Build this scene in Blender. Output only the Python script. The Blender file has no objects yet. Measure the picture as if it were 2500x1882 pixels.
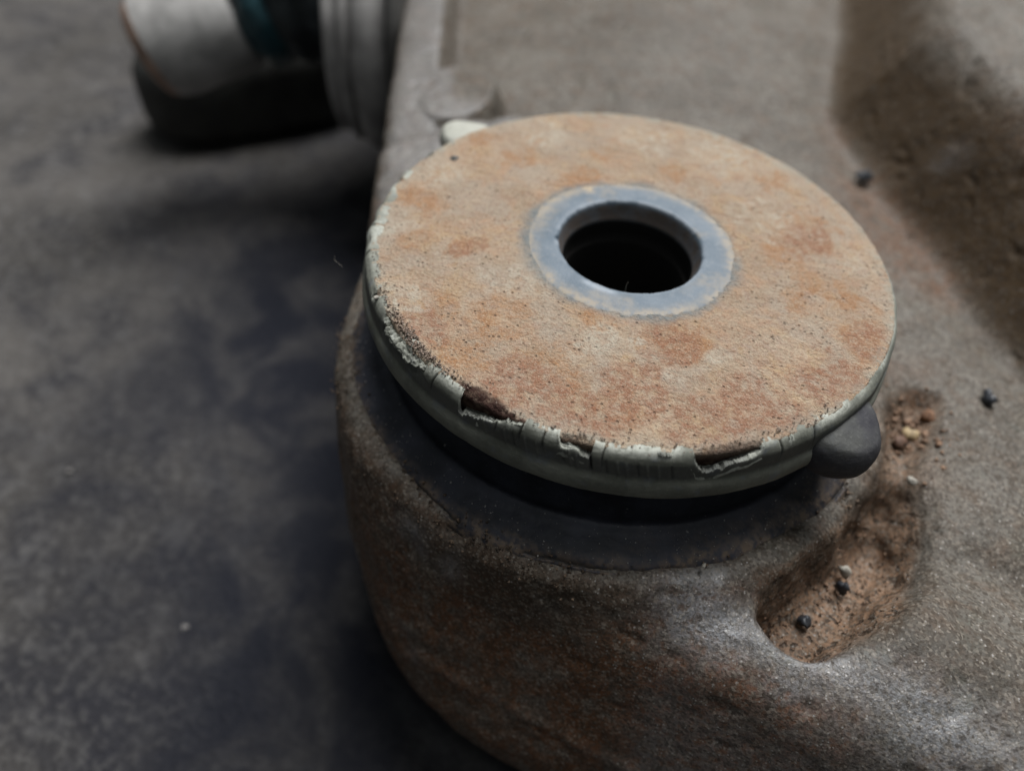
import bpy, math, random
import numpy as np
from mathutils import Matrix, Vector

random.seed(7)
rng = np.random.default_rng(11)
sc = bpy.context.scene
COL = sc.collection

# ------------------------------------------------------------------ units
# everything is laid out in plate radii (the washer plate is 68 mm across),
# z = 0 is the top of the plate, the floor lies ZF radii below it
R = 0.034
ZF = 2.45


def W3(x, y, z):
    return Vector((x * R, y * R, (z + ZF) * R))


# ------------------------------------------------------------------ camera
cd = bpy.data.cameras.new('camera')
cam = bpy.data.objects.new('camera', cd)
COL.objects.link(cam)
fw = Vector((-0.11411, 0.64994, -0.75137))
rt = Vector((0.96972, 0.23726, 0.05796))
up = Vector((-0.21594, 0.72200, 0.65733))
M = Matrix((rt, up, -fw)).transposed().to_4x4()
M.translation = W3(0.0, -2.3926, 1.7873)
cam.matrix_world = M
cd.sensor_width = 36.0
cd.lens = 26.0
cd.clip_start = 0.005
cd.clip_end = 50
cd.dof.use_dof = True
cd.dof.focus_distance = 2.45 * R
cd.dof.aperture_fstop = 12.5
cd.dof.aperture_blades = 0
sc.camera = cam

# ------------------------------------------------------------------ light (indoor workshop: soft overhead strip, dim room)
w = bpy.data.worlds.new('World')
sc.world = w
w.use_nodes = True
bg = w.node_tree.nodes['Background']
bg.inputs[0].default_value = (0.86, 0.95, 1.0, 1)
bg.inputs[1].default_value = 0.092


def area(name, loc, target, sx, sy, power, col):
    l = bpy.data.lights.new(name, 'AREA')
    l.shape = 'RECTANGLE'
    l.size, l.size_y = sx, sy
    l.energy = power
    l.color = col
    o = bpy.data.objects.new(name, l)
    COL.objects.link(o)
    o.location = loc
    d = Vector(target) - Vector(loc)
    o.rotation_euler = d.to_track_quat('-Z', 'Y').to_euler()
    return o


area('workshop_light', (0.13, 0.66, 1.08), (0.08, 0.46, 0.0), 0.45, 1.15, 30.0, (0.97, 0.98, 1.0))
area('ridge_glint_light', (0.12, -0.30, 1.15), (0.0, 0.0, 0.0), 0.11, 0.11, 0.75, (0.92, 0.96, 1.0))  # small lamp added to put glints on the arm's front ridge

sc.view_settings.view_transform = 'Standard'
sc.view_settings.look = 'None'
sc.view_settings.exposure = 0.22
sc.view_settings.gamma = 1.0
sc.view_settings.use_curve_mapping = False
sc.cycles.max_bounces = 6


# ------------------------------------------------------------------ numpy helpers
def smoothstep(a, b, x):
    t = np.clip((x - a) / (b - a), 0, 1)
    return t * t * (3 - 2 * t)


def smin(a, b, k):
    h = np.clip(0.5 + 0.5 * (b - a) / k, 0, 1)
    return b * (1 - h) + a * h - k * h * (1 - h)


def smax(a, b, k):
    return -smin(-a, -b, k)


def _hash(ix, iy, iz, seed):
    with np.errstate(over='ignore'):
        h = ix.astype(np.uint32) * np.uint32(374761393) + iy.astype(np.uint32) * np.uint32(668265263) \
            + iz.astype(np.uint32) * np.uint32(2147483647) + np.uint32(seed * 974711 + 13)
        h = (h ^ (h >> np.uint32(13))) * np.uint32(1274126177)
        h = (h ^ (h >> np.uint32(15))) * np.uint32(2246822519)
        h = h ^ (h >> np.uint32(16))
    return h.astype(np.float64) / 4294967295.0


def vnoise(P, seed=0):
    i = np.floor(P).astype(np.int64)
    f = P - i
    u = f * f * (3 - 2 * f)
    out = 0
    for dx in (0, 1):
        wx = u[:, 0] if dx else 1 - u[:, 0]
        for dy in (0, 1):
            wy = u[:, 1] if dy else 1 - u[:, 1]
            for dz in (0, 1):
                wz = u[:, 2] if dz else 1 - u[:, 2]
                out = out + wx * wy * wz * _hash(i[:, 0] + dx, i[:, 1] + dy, i[:, 2] + dz, seed)
    return out * 2 - 1


def fbm(P, scale, octv=3, seed=0, gain=0.5):
    P = np.asarray(P, float) * scale
    a, s, t = 1.0, 0, 0
    for o in range(octv):
        s = s + a * vnoise(P + 17.3 * o, seed + o)
        t += a
        P = P * 2.03
        a *= gain
    return s / t


def n1(t, seed=0, octv=3):
    t = np.asarray(t, float)
    return fbm(np.stack([t, t * 0 + 0.37, t * 0 + 0.71], -1), 1.0, octv, seed)


# ------------------------------------------------------------------ object helpers
def link(name, me, parent=None, loc=None):
    o = bpy.data.objects.new(name, me)
    COL.objects.link(o)
    if parent is not None:
        o.parent = parent
    if loc is not None:
        o.location = loc
    return o


def mesh(name, V, F, material, parent=None, origin=None, smooth=True, attrs=None, sharp=None):
    """V in plate radii (scene frame) -> one mesh object; its origin is the parent's or the given point"""
    V = np.asarray(V, float)
    Wv = np.stack([V[:, 0] * R, V[:, 1] * R, (V[:, 2] + ZF) * R], -1)
    if parent is not None:
        Wv = Wv - np.array(parent.location)
    elif origin is not None:
        Wv = Wv - np.array(origin)
    me = bpy.data.meshes.new(name)
    F = np.asarray(F)
    if F.dtype != object and F.ndim == 2:
        n, k = F.shape
        me.vertices.add(len(Wv))
        me.vertices.foreach_set('co', Wv.astype(np.float32).ravel())
        me.loops.add(n * k)
        me.loops.foreach_set('vertex_index', F.astype(np.int32).ravel())
        me.polygons.add(n)
        me.polygons.foreach_set('loop_start', np.arange(0, n * k, k, dtype=np.int32))
        me.polygons.foreach_set('loop_total', np.full(n, k, dtype=np.int32))
    else:
        me.from_pydata(Wv.tolist(), [], [list(f) for f in F])
    me.update(calc_edges=True)
    me.validate()
    if smooth:
        me.polygons.foreach_set('use_smooth', np.ones(len(me.polygons), bool))
    for k_, v_ in (attrs or {}).items():
        a = me.attributes.new(k_, 'FLOAT', 'POINT')
        a.data.foreach_set('value', np.asarray(v_, np.float32))
    me.materials.append(material)
    o = link(name, me, parent)
    if parent is None and origin is not None:
        o.location = origin
    return o


def thing(name, label, cat, loc, group=None):
    o = link(name, None, None, loc)
    o.empty_display_size = 0.01
    tag(o, label, cat, group)
    return o


def tag(o, label=None, cat=None, group=None, kind=None):
    if label:
        o['label'] = label
    if cat:
        o['category'] = cat
    if group:
        o['group'] = group
    if kind:
        o['kind'] = kind
    return o


def grid_faces(nu, nv, wrap_u=True, flip=False):
    """verts laid out [u][v] -> quads"""
    uu = np.arange(nu if wrap_u else nu - 1)
    vv = np.arange(nv - 1)
    a, b = np.meshgrid(uu, vv, indexing='ij')
    a2 = (a + 1) % nu
    F = np.stack([a * nv + b, a2 * nv + b, a2 * nv + b + 1, a * nv + b + 1], -1).reshape(-1, 4)
    return F[:, ::-1] if flip else F


def resample(prof, n):
    prof = np.asarray(prof, float)
    d = np.r_[0, np.cumsum(np.hypot(*np.diff(prof, axis=0).T))]
    s = np.linspace(0, d[-1], n)
    return np.stack([np.interp(s, d, prof[:, 0]), np.interp(s, d, prof[:, 1])], -1)


def soften(prof, it=2):
    prof = np.asarray(prof, float).copy()
    for _ in range(it):
        prof[1:-1] = 0.5 * prof[1:-1] + 0.25 * (prof[:-2] + prof[2:])
    return prof


def lathe(prof, nt):
    prof = np.asarray(prof)
    th = np.linspace(0, 2 * np.pi, nt, endpoint=False)
    V = np.stack([prof[None, :, 0] * np.cos(th)[:, None], prof[None, :, 0] * np.sin(th)[:, None],
                  np.broadcast_to(prof[None, :, 1], (nt, len(prof)))], -1)
    return V, th


# ------------------------------------------------------------------ material helper
class Mat:
    def __init__(s, name):
        s.m = bpy.data.materials.new(name)
        s.m.use_nodes = True
        s.nt = s.m.node_tree
        s.b = s.nt.nodes['Principled BSDF']
        s.tc = s.nt.nodes.new('ShaderNodeTexCoord').outputs['Object']

    def new(s, t):
        return s.nt.nodes.new(t)

    def put(s, sock, v):
        if isinstance(v, bpy.types.NodeSocket):
            s.nt.links.new(v, sock)
        elif isinstance(v, (tuple, list)) and sock.type == 'RGBA':
            sock.default_value = (*v[:3], 1)
        else:
            sock.default_value = v

    def mapping(s, scale, rot=(0, 0, 0)):
        n = s.new('ShaderNodeMapping')
        n.inputs['Scale'].default_value = scale
        n.inputs['Rotation'].default_value = rot
        s.put(n.inputs[0], s.tc)
        return n.outputs[0]

    def noise(s, size, detail=4, rough=0.55, dist=0.0, vec=None):
        n = s.new('ShaderNodeTexNoise')
        s.put(n.inputs['Vector'], vec or s.tc)
        n.inputs['Scale'].default_value = 1.0 / size
        n.inputs['Detail'].default_value = detail
        n.inputs['Roughness'].default_value = rough
        n.inputs['Distortion'].default_value = dist
        return n.outputs['Fac']

    def voro(s, size, feature='F1', vec=None):
        n = s.new('ShaderNodeTexVoronoi')
        n.feature = feature
        s.put(n.inputs['Vector'], vec or s.tc)
        n.inputs['Scale'].default_value = 1.0 / size
        return n.outputs['Distance']

    def attr(s, name):
        n = s.new('ShaderNodeAttribute')
        n.attribute_name = name
        return n.outputs['Fac']

    def mth(s, op, a, b=0.0, c=None, clamp=False):
        n = s.new('ShaderNodeMath')
        n.operation = op
        n.use_clamp = clamp
        s.put(n.inputs[0], a)
        s.put(n.inputs[1], b)
        if c is not None:
            s.put(n.inputs[2], c)
        return n.outputs[0]

    def rng(s, v, a, b, lo=0.0, hi=1.0):
        n = s.new('ShaderNodeMapRange')
        n.interpolation_type = 'SMOOTHSTEP'
        s.put(n.inputs[0], v)
        for i, x in enumerate((a, b, lo, hi)):
            n.inputs[1 + i].default_value = x
        return n.outputs[0]

    def mix(s, f, a, b, mode='MIX'):
        n = s.new('ShaderNodeMix')
        n.data_type = 'RGBA'
        n.blend_type = mode
        s.put(n.inputs[0], f)
        s.put(n.inputs[6], a)
        s.put(n.inputs[7], b)
        return n.outputs[2]

    def bump(s, h, dist, strength=1.0, normal=None):
        n = s.new('ShaderNodeBump')
        n.inputs['Strength'].default_value = strength
        n.inputs['Distance'].default_value = dist
        s.put(n.inputs['Height'], h)
        if normal:
            s.put(n.inputs['Normal'], normal)
        return n.outputs[0]

    def out(s, color=None, rough=None, metal=None, normal=None, spec=None):
        for k, v in (('Base Color', color), ('Roughness', rough), ('Metallic', metal), ('Normal', normal),
                     ('Specular IOR Level', spec)):
            if v is not None:
                s.put(s.b.inputs[k], v)
        return s.m


MM = 0.001


def make_plate_mat():
    k = Mat('rusty_plate')
    big = k.noise(9 * MM, 3, 0.5)
    mid = k.noise(3.0 * MM, 5, 0.62, 0.4)
    sml = k.noise(1.1 * MM, 4, 0.6, 0.2)
    fine = k.noise(0.42 * MM, 4, 0.65)
    grain = k.noise(0.2 * MM, 2, 0.7)
    cell = k.voro(0.5 * MM, 'F1')
    col = k.mix(k.rng(big, 0.35, 0.65), (0.290, 0.218, 0.150), (0.360, 0.274, 0.192))
    mid2 = k.noise(2.3 * MM, 5, 0.66, 0.6)
    mid3 = k.noise(4.6 * MM, 5, 0.64, 0.5)
    streak = k.noise(1.3 * MM, 5, 0.62, 0.5, k.mapping((0.3, 1.5, 1.0), (0, 0, 0.85)))
    col = k.mix(k.rng(mid, 0.45, 0.66, 0, 0.8), col, (0.355, 0.228, 0.143))
    col = k.mix(k.rng(mid2, 0.50, 0.66, 0, 0.75), col, (0.285, 0.205, 0.155))
    col = k.mix(k.rng(mid3, 0.50, 0.64, 0, 0.6), col, (0.365, 0.248, 0.135))
    col = k.mix(k.rng(streak, 0.52, 0.68, 0, 0.6), col, (0.225, 0.138, 0.088))
    col = k.mix(k.rng(streak, 0.42, 0.28, 0, 0.5), col, (0.46, 0.37, 0.265))
    col = k.mix(k.rng(sml, 0.50, 0.72, 0, 0.6), col, (0.31, 0.19, 0.125))
    col = k.mix(k.rng(k.noise(7.5 * MM, 5, 0.62, 0.5), 0.46, 0.62, 0, 0.6), col, (0.315, 0.268, 0.212))
    # rust blooms (their places are those of the real plate)
    of = k.mth('MULTIPLY', k.attr('orange'), k.rng(mid, 0.34, 0.60, 0.15, 1.0))
    of = k.mth('MULTIPLY', of, k.rng(sml, 0.32, 0.58, 0.3, 1.0))
    col = k.mix(k.mth('MULTIPLY', of, 0.78, clamp=True), col, (0.285, 0.140, 0.060))
    r = k.attr('red')
    col = k.mix(k.mth('MULTIPLY', r, k.rng(sml, 0.34, 0.62, 0.1, 0.85), clamp=True), col, (0.225, 0.105, 0.062))
    p = k.attr('pale')
    col = k.mix(k.mth('MULTIPLY', p, k.mth('MULTIPLY', k.rng(sml, 0.40, 0.60, 0.0, 0.8), k.rng(mid, 0.35, 0.6, 0.3, 1.0)), clamp=True), col, (0.40, 0.36, 0.285))
    # pores, grains and scuffs
    pit = k.mth('MULTIPLY', k.rng(k.voro(0.85 * MM), 0.24, 0.10), k.rng(k.noise(2.4 * MM, 2), 0.42, 0.58))
    col = k.mix(k.rng(fine, 0.48, 0.70, 0.0, 0.65), col, (0.205, 0.115, 0.068))
    col = k.mix(k.rng(grain, 0.46, 0.72, 0.0, 0.5), col, (0.435, 0.362, 0.272))
    col = k.mix(k.mth('MULTIPLY', pit, 0.62), col, (0.085, 0.052, 0.036))
    scr = k.noise(0.9 * MM, 3, 0.6, 0.6, k.mapping((0.25, 2.4, 1.0), (0, 0, 0.9)))
    col = k.mix(k.rng(scr, 0.62, 0.74, 0, 0.5), col, (0.17, 0.105, 0.07))
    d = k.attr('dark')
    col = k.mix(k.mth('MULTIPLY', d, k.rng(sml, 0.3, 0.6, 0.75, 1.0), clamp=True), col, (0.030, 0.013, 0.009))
    zn = k.attr('zinc')
    col = k.mix(k.mth('MULTIPLY', zn, k.rng(sml, 0.3, 0.6, 0.55, 1.0), clamp=True), col, (0.165, 0.175, 0.170))
    e = k.attr('edge')
    col = k.mix(k.mth('MULTIPLY', e, k.rng(sml, 0.4, 0.6, 0.1, 0.8), clamp=True), col, (0.30, 0.285, 0.23))
    h = k.mth('ADD', k.mth('MULTIPLY', fine, 1.0), k.mth('MULTIPLY', grain, 0.45))
    h = k.mth('ADD', h, k.mth('MULTIPLY', sml, 0.9))
    h = k.mth('SUBTRACT', h, k.mth('MULTIPLY', pit, 0.55))
    nb = k.bump(h, 0.46 * MM, 1.0)
    return k.out(col, 0.75, 0.0, nb, 0.16)

def make_rubber_mat():
    k = Mat('dusty_rubber')
    big = k.noise(6 * MM, 4, 0.6)
    fine = k.noise(0.5 * MM, 4, 0.6)
    col = k.mix(k.rng(big, 0.35, 0.68), (0.112, 0.115, 0.094), (0.188, 0.191, 0.158))
    col = k.mix(k.rng(k.noise(2.2 * MM, 3, 0.5), 0.55, 0.72, 0, 0.5), col, (0.15, 0.165, 0.185))
    t = k.attr('torn')
    col = k.mix(k.mth('MULTIPLY', t, k.rng(fine, 0.3, 0.6, 0.35, 1.0), clamp=True), col, (0.37, 0.375, 0.325))
    col = k.mix(k.attr('cream'), col, (0.36, 0.355, 0.305))
    col = k.mix(k.attr('crack'), col, (0.02, 0.02, 0.018))
    col = k.mix(k.rng(fine, 0.5, 0.8, 0, 0.35), col, (0.24, 0.24, 0.20))
    st = k.mapping((0.35, 0.35, 2.2))
    strk = k.noise(0.8 * MM, 3, 0.6, 0.0, st)
    col = k.mix(k.rng(strk, 0.5, 0.75, 0, 0.35), col, (0.09, 0.095, 0.082))
    w_ = k.mth('MULTIPLY', k.attr('worn'), k.rng(big, 0.25, 0.6, 0.8, 1.0))
    col = k.mix(w_, col, k.mix(k.rng(fine, 0.5, 0.75, 0, 0.5), (0.030, 0.029, 0.034), (0.075, 0.073, 0.075)))
    h = k.mth('ADD', fine, k.mth('MULTIPLY', strk, 0.6))
    return k.out(col, 0.68, 0.0, k.bump(h, 0.10 * MM, 0.7), 0.2)

def make_skirt_mat():
    k = Mat('black_rubber')
    big = k.noise(7 * MM, 3)
    fine = k.noise(0.4 * MM, 3, 0.7)
    col = k.mix(k.rng(big, 0.4, 0.65), (0.016, 0.017, 0.023), (0.032, 0.034, 0.046))
    d = k.attr('dust')
    col = k.mix(k.mth('MULTIPLY', d, k.rng(k.noise(1.2 * MM, 5, 0.65), 0.38, 0.62, 0.05, 0.95), clamp=True), col,
                (0.13, 0.095, 0.066))
    sp = k.rng(k.noise(0.35 * MM, 1, 0.5), 0.74, 0.80)
    col = k.mix(k.mth('MULTIPLY', sp, 0.6), col, (0.28, 0.27, 0.25))
    col = k.mix(k.attr('crack'), col, (0.006, 0.005, 0.004))
    return k.out(col, 0.55, 0.0, k.bump(fine, 0.07 * MM, 0.6), 0.4)

def make_zinc_mat():
    k = Mat('zinc_sleeve')
    big = k.noise(5 * MM, 3)
    fine = k.noise(0.35 * MM, 4, 0.6)
    col = k.mix(k.rng(big, 0.35, 0.65), (0.066, 0.092, 0.116), (0.098, 0.124, 0.148))
    ye = k.attr('stain')
    col = k.mix(k.mth('MULTIPLY', ye, k.rng(k.noise(1.2 * MM, 4, 0.6), 0.3, 0.6, 0.25, 1.0), clamp=True), col,
                (0.30, 0.235, 0.15))
    turn = k.noise(0.5 * MM, 3, 0.6, 0.0, k.mapping((0.6, 0.6, 0.6)))
    col = k.mix(k.rng(turn, 0.52, 0.7, 0, 0.4), col, (0.155, 0.17, 0.18))
    col = k.mix(k.attr('bright'), col, (0.27, 0.30, 0.33))
    col = k.mix(k.rng(fine, 0.45, 0.75, 0, 0.35), col, (0.14, 0.16, 0.18))
    dk = k.attr('bore_dark')
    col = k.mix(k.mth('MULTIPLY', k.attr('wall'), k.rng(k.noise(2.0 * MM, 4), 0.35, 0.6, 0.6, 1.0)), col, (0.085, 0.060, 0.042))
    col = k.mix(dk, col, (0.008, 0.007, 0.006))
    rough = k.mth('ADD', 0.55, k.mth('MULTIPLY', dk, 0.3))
    return k.out(col, rough, 0.0, k.bump(fine, 0.08 * MM, 0.8), 0.32)

def make_cast_mat():
    k = Mat('cast_iron')
    big = k.noise(14 * MM, 4, 0.55)
    mid = k.noise(3.6 * MM, 5, 0.64, 0.4)
    sml = k.noise(1.1 * MM, 4, 0.65)
    grain = k.noise(0.40 * MM, 3, 0.7)
    vn = k.new('ShaderNodeTexVoronoi')
    k.put(vn.inputs['Vector'], k.tc)
    vn.inputs['Scale'].default_value = 1.0 / (0.30 * MM)
    cell = vn.outputs['Distance']
    sepr = k.new('ShaderNodeSeparateColor')
    k.put(sepr.inputs[0], vn.outputs['Color'])
    rnd, rnd2 = sepr.outputs[0], sepr.outputs[1]
    col = k.mix(k.rng(big, 0.35, 0.65), (0.074, 0.065, 0.053), (0.124, 0.113, 0.096))
    col = k.mix(k.rng(mid, 0.46, 0.70, 0, 0.75), col, (0.092, 0.060, 0.039))
    col = k.mix(k.rng(k.noise(6 * MM, 4, 0.6), 0.55, 0.72, 0, 0.5), col, (0.085, 0.086, 0.068))
    rust = k.attr('rust')
    col = k.mix(k.mth('MULTIPLY', rust, k.rng(mid, 0.34, 0.58, 0.25, 1.0), clamp=True), col, (0.115, 0.052, 0.025))
    br = k.attr('brown')
    col = k.mix(k.mth('MULTIPLY', br, k.rng(mid, 0.2, 0.6, 0.85, 1.0), clamp=True), col, (0.050, 0.029, 0.011))
    dirt = k.attr('dirt')
    col = k.mix(k.mth('MULTIPLY', dirt, k.rng(mid, 0.25, 0.5, 0.75, 1.0), clamp=True), col, (0.180, 0.110, 0.068))
    hole = k.mth('MULTIPLY', k.rng(k.noise(1.25 * MM, 2, 0.5), 0.58, 0.64), dirt)
    col = k.mix(k.mth('MULTIPLY', hole, 0.9), col, (0.030, 0.018, 0.012))
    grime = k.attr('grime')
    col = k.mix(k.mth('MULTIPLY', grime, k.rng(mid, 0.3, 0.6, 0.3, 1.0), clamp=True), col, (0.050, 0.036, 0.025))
    wear_shine = k.attr('wear_shine')
    wf = k.mth('MULTIPLY', wear_shine, k.rng(sml, 0.36, 0.6, 0.1, 1.0), clamp=True)
    col = k.mix(wf, col, (0.23, 0.24, 0.255))  # pale metal tone: wear, plus ridge highlights painted into the colour
    # speckle: every little grain has its own tone
    col = k.mix(k.rng(sml, 0.46, 0.64, 0, 0.7), col, (0.050, 0.036, 0.024))
    dull = k.mth('SUBTRACT', 1.0, k.mth('MULTIPLY', br, 0.7))
    col = k.mix(k.mth('MULTIPLY', k.rng(rnd, 0.5, 1.0, 0, 0.55), dull), col, (0.21, 0.182, 0.148))
    col = k.mix(k.rng(rnd2, 0.5, 1.0, 0, 0.7), col, (0.034, 0.026, 0.019))
    glint = k.mth('MULTIPLY', k.rng(k.mth('ADD', rnd, k.mth('MULTIPLY', wear_shine, 0.14)), 0.955, 0.97), k.rng(cell, 0.42, 0.22))
    col = k.mix(k.mth('MULTIPLY', glint, 0.6), col, (0.36, 0.35, 0.34))  # glints painted as pale flecks, denser along the ridge
    h = k.mth('ADD', k.mth('MULTIPLY', sml, 0.5), k.mth('MULTIPLY', rnd, 0.22))
    h = k.mth('ADD', h, k.mth('MULTIPLY', grain, 0.5))
    h = k.mth('SUBTRACT', h, k.mth('MULTIPLY', hole, 0.9))
    nb = k.bump(h, 0.30 * MM, 0.9)
    rough = k.mth('SUBTRACT', 0.60, k.mth('MULTIPLY', wear_shine, 0.30))
    rough = k.mth('SUBTRACT', rough, k.mth('MULTIPLY', glint, 0.22))
    return k.out(col, rough, 0.0, nb, k.mth('ADD', 0.18, k.mth('MULTIPLY', wear_shine, 0.6)))

def make_floor_mat():
    k = Mat('oily_concrete')
    big = k.noise(60 * MM, 3, 0.55, 0.5)
    mid = k.noise(22 * MM, 5, 0.6, 0.6)
    sml = k.noise(7 * MM, 4, 0.6)
    fine = k.noise(2.2 * MM, 4, 0.65)
    col = k.mix(k.rng(big, 0.35, 0.65), (0.048, 0.044, 0.040), (0.084, 0.077, 0.070))
    col = k.mix(k.rng(mid, 0.40, 0.72, 0, 0.8), col, (0.018, 0.018, 0.022))
    col = k.mix(k.rng(sml, 0.50, 0.70, 0, 0.6), col, (0.105, 0.10, 0.095))
    col = k.mix(k.rng(fine, 0.45, 0.68, 0, 0.5), col, (0.135, 0.128, 0.118))
    oil_shade = k.attr('oil_shade')
    col = k.mix(k.mth('MULTIPLY', oil_shade, k.rng(mid, 0.3, 0.6, 0.6, 1.0)), col, (0.010, 0.011, 0.016))  # near-black tone: oil stain and painted shadow together
    return k.out(col, 0.7, 0.0, k.bump(k.mth('ADD', mid, fine), 0.9 * MM, 0.9), 0.12)

def plain(name, c, rough=0.7, metal=0.0, var=0.35, size=1.5 * MM, bump=0.15 * MM):
    k = Mat(name)
    n = k.noise(size, 4, 0.6)
    dark = tuple(x * (1 - var) for x in c)
    light = tuple(min(1, x * (1 + var)) for x in c)
    return k.out(k.mix(k.rng(n, 0.3, 0.7), dark, light), rough, metal, k.bump(n, bump, 0.7), 0.4)


PLATE = make_plate_mat()
RUBBER = make_rubber_mat()
SKIRT = make_skirt_mat()
ZINC = make_zinc_mat()
CAST = make_cast_mat()
FLOOR = make_floor_mat()

# ------------------------------------------------------------------ floor
n = 221
g = np.linspace(-1, 1, n)
g = np.sign(g) * np.abs(g) ** 2.2 * 60
gx, gy = np.meshgrid(g, g, indexing='ij')
gz = fbm(np.stack([gx.ravel(), gy.ravel(), gx.ravel() * 0], -1), 0.7, 3, 4) * 0.02
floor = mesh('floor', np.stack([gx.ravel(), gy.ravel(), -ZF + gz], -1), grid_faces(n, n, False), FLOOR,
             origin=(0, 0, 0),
             attrs=dict(oil_shade=smoothstep(1.0, 0.0, np.hypot((gx.ravel() + 0.9) / 3.3, (gy.ravel() - 0.9) / 4.2)
                                       + 0.45 * fbm(np.stack([gx.ravel(), gy.ravel(), gx.ravel() * 0], -1), 0.8, 3, 77) - 0.35)))  # shadow beside the arm painted into the floor, mixed with oil
tag(floor, 'dark oily concrete workshop floor', kind='structure')


# ------------------------------------------------------------------ control arm casting: distance field -> surface nets
def seg_axis(parts):
    out = [parts[0][0]]
    for a, b, h in parts:
        m = max(2, int(round((b - a) / h)))
        out += list(np.linspace(a, b, m + 1)[1:])
    return np.array(out)


def poly_sd(px, py, poly):
    poly = np.asarray(poly, float)
    d = np.full(px.shape, 1e9)
    inside = np.zeros(px.shape, bool)
    m = len(poly)
    for i in range(m):
        a, b = poly[i], poly[(i + 1) % m]
        ex, ey = b - a
        wx, wy = px - a[0], py - a[1]
        t = np.clip((wx * ex + wy * ey) / (ex * ex + ey * ey), 0, 1)
        d = np.minimum(d, np.hypot(wx - ex * t, wy - ey * t))
        c = ((a[1] > py) != (b[1] > py)) & (px < (b[0] - a[0]) * (py - a[1]) / (b[1] - a[1] + 1e-12) + a[0])
        inside ^= c
    return np.where(inside, -d, d)


POCKET = [(0.70, -1.06), (0.74, -1.00), (0.83, -0.89), (0.97, -0.72), (1.10, -0.52), (1.20, -0.40), (1.29, -0.38), (1.33, -0.47),
          (1.31, -0.64), (1.26, -0.80), (1.17, -0.95), (1.05, -1.10), (0.95, -1.19), (0.86, -1.21), (0.77, -1.18), (0.71, -1.12)]
FOOT_Y = [-2.4, -1.0, -0.2, 0.35, 0.8, 1.3, 1.75, 2.6, 4.9, 6.5]
FOOT_X = [5.0, 3.2, 2.35, 1.95, 1.76, 1.59, 1.37, 1.10, 1.30, 1.5]


def left_d(x, y):
    return -0.965 * x - 0.26 * y - 1.14


def front_d(x, y):
    return -0.219 * x - 0.976 * y - 1.11


def top_height(x, y):
    t = -0.60 + 0 * x
    r = np.hypot(x, y)
    # raised rib along the left edge
    tl = -left_d(x, y)
    t = t + 0.22 * smoothstep(0.42, 0.27, tl) * smoothstep(0.2, 1.6, y)
    # rounded lobe where the rib meets the eye
    rl = np.hypot((x + 1.20) / 0.27, (y - 1.66) / 0.42)
    lob = smoothstep(1.15, 0.75, rl)
    # the rib widens into the collar of the eye
    col_ = smoothstep(1.90, 1.66, r) * smoothstep(-0.50, -0.80, x) * smoothstep(0.1, 0.6, y)
    have = smoothstep(0.42, 0.27, tl) * smoothstep(0.2, 1.6, y)
    t = t + 0.22 * np.maximum(np.maximum(lob, col_) - have, 0)
    # recess behind the eye
    t = t - 0.05 * np.exp(-((r - 1.4) / 0.14) ** 2) * smoothstep(0.5, 1.2, y) * smoothstep(-1.2, -0.9, x)
    # tall wall on the right
    xf = np.interp(y, FOOT_Y, FOOT_X)
    d = (x - xf) * 0.86
    t = t + 0.66 * smoothstep(-0.05, 0.46, d)
    # the web swells behind the eye and dips before the wall
    t = t + 0.24 * np.exp(-(((x + 0.05) / 1.0) ** 2 + ((y - 3.7) / 1.3) ** 2)) - 0.05 * np.exp(-((d + 0.02) / 0.16) ** 2)
    # beam along the front edge and the groove behind it
    tf = -front_d(x, y)
    wx = smoothstep(0.5, 1.2, x)
    t = t + wx * (0.10 * np.exp(-((tf - 0.36) / 0.22) ** 2) - 0.045 * np.exp(-((tf - 0.78) / 0.10) ** 2))
    # dirt pocket between eye and beam
    sd = poly_sd(x, y, POCKET)
    soft = smoothstep(0.85, 1.25, x)
    sdw = sd + 0.014 * np.sin(13 * x + 4) * np.sin(11 * y)
    t = t - 0.21 * ((1 - soft) * smoothstep(0.025, -0.055, sdw) + soft * smoothstep(0.09, -0.09, sdw))
    t = t - 0.05 * smoothstep(0.0, -0.12, sdw)
    # gravelly crevice beside the nub
    c = poly_sd(x, y, [(1.16, -0.46), (1.30, -0.42), (1.34, -0.22), (1.42, -0.05), (1.47, 0.13), (1.36, 0.13), (1.25, -0.02), (1.20, -0.25)])
    t = t - 0.08 * smoothstep(0.06, -0.04, c)
    # collar around the eye
    t = t + 0.05 * np.exp(-((r - 1.15) / 0.10) ** 2)
    return t


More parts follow.
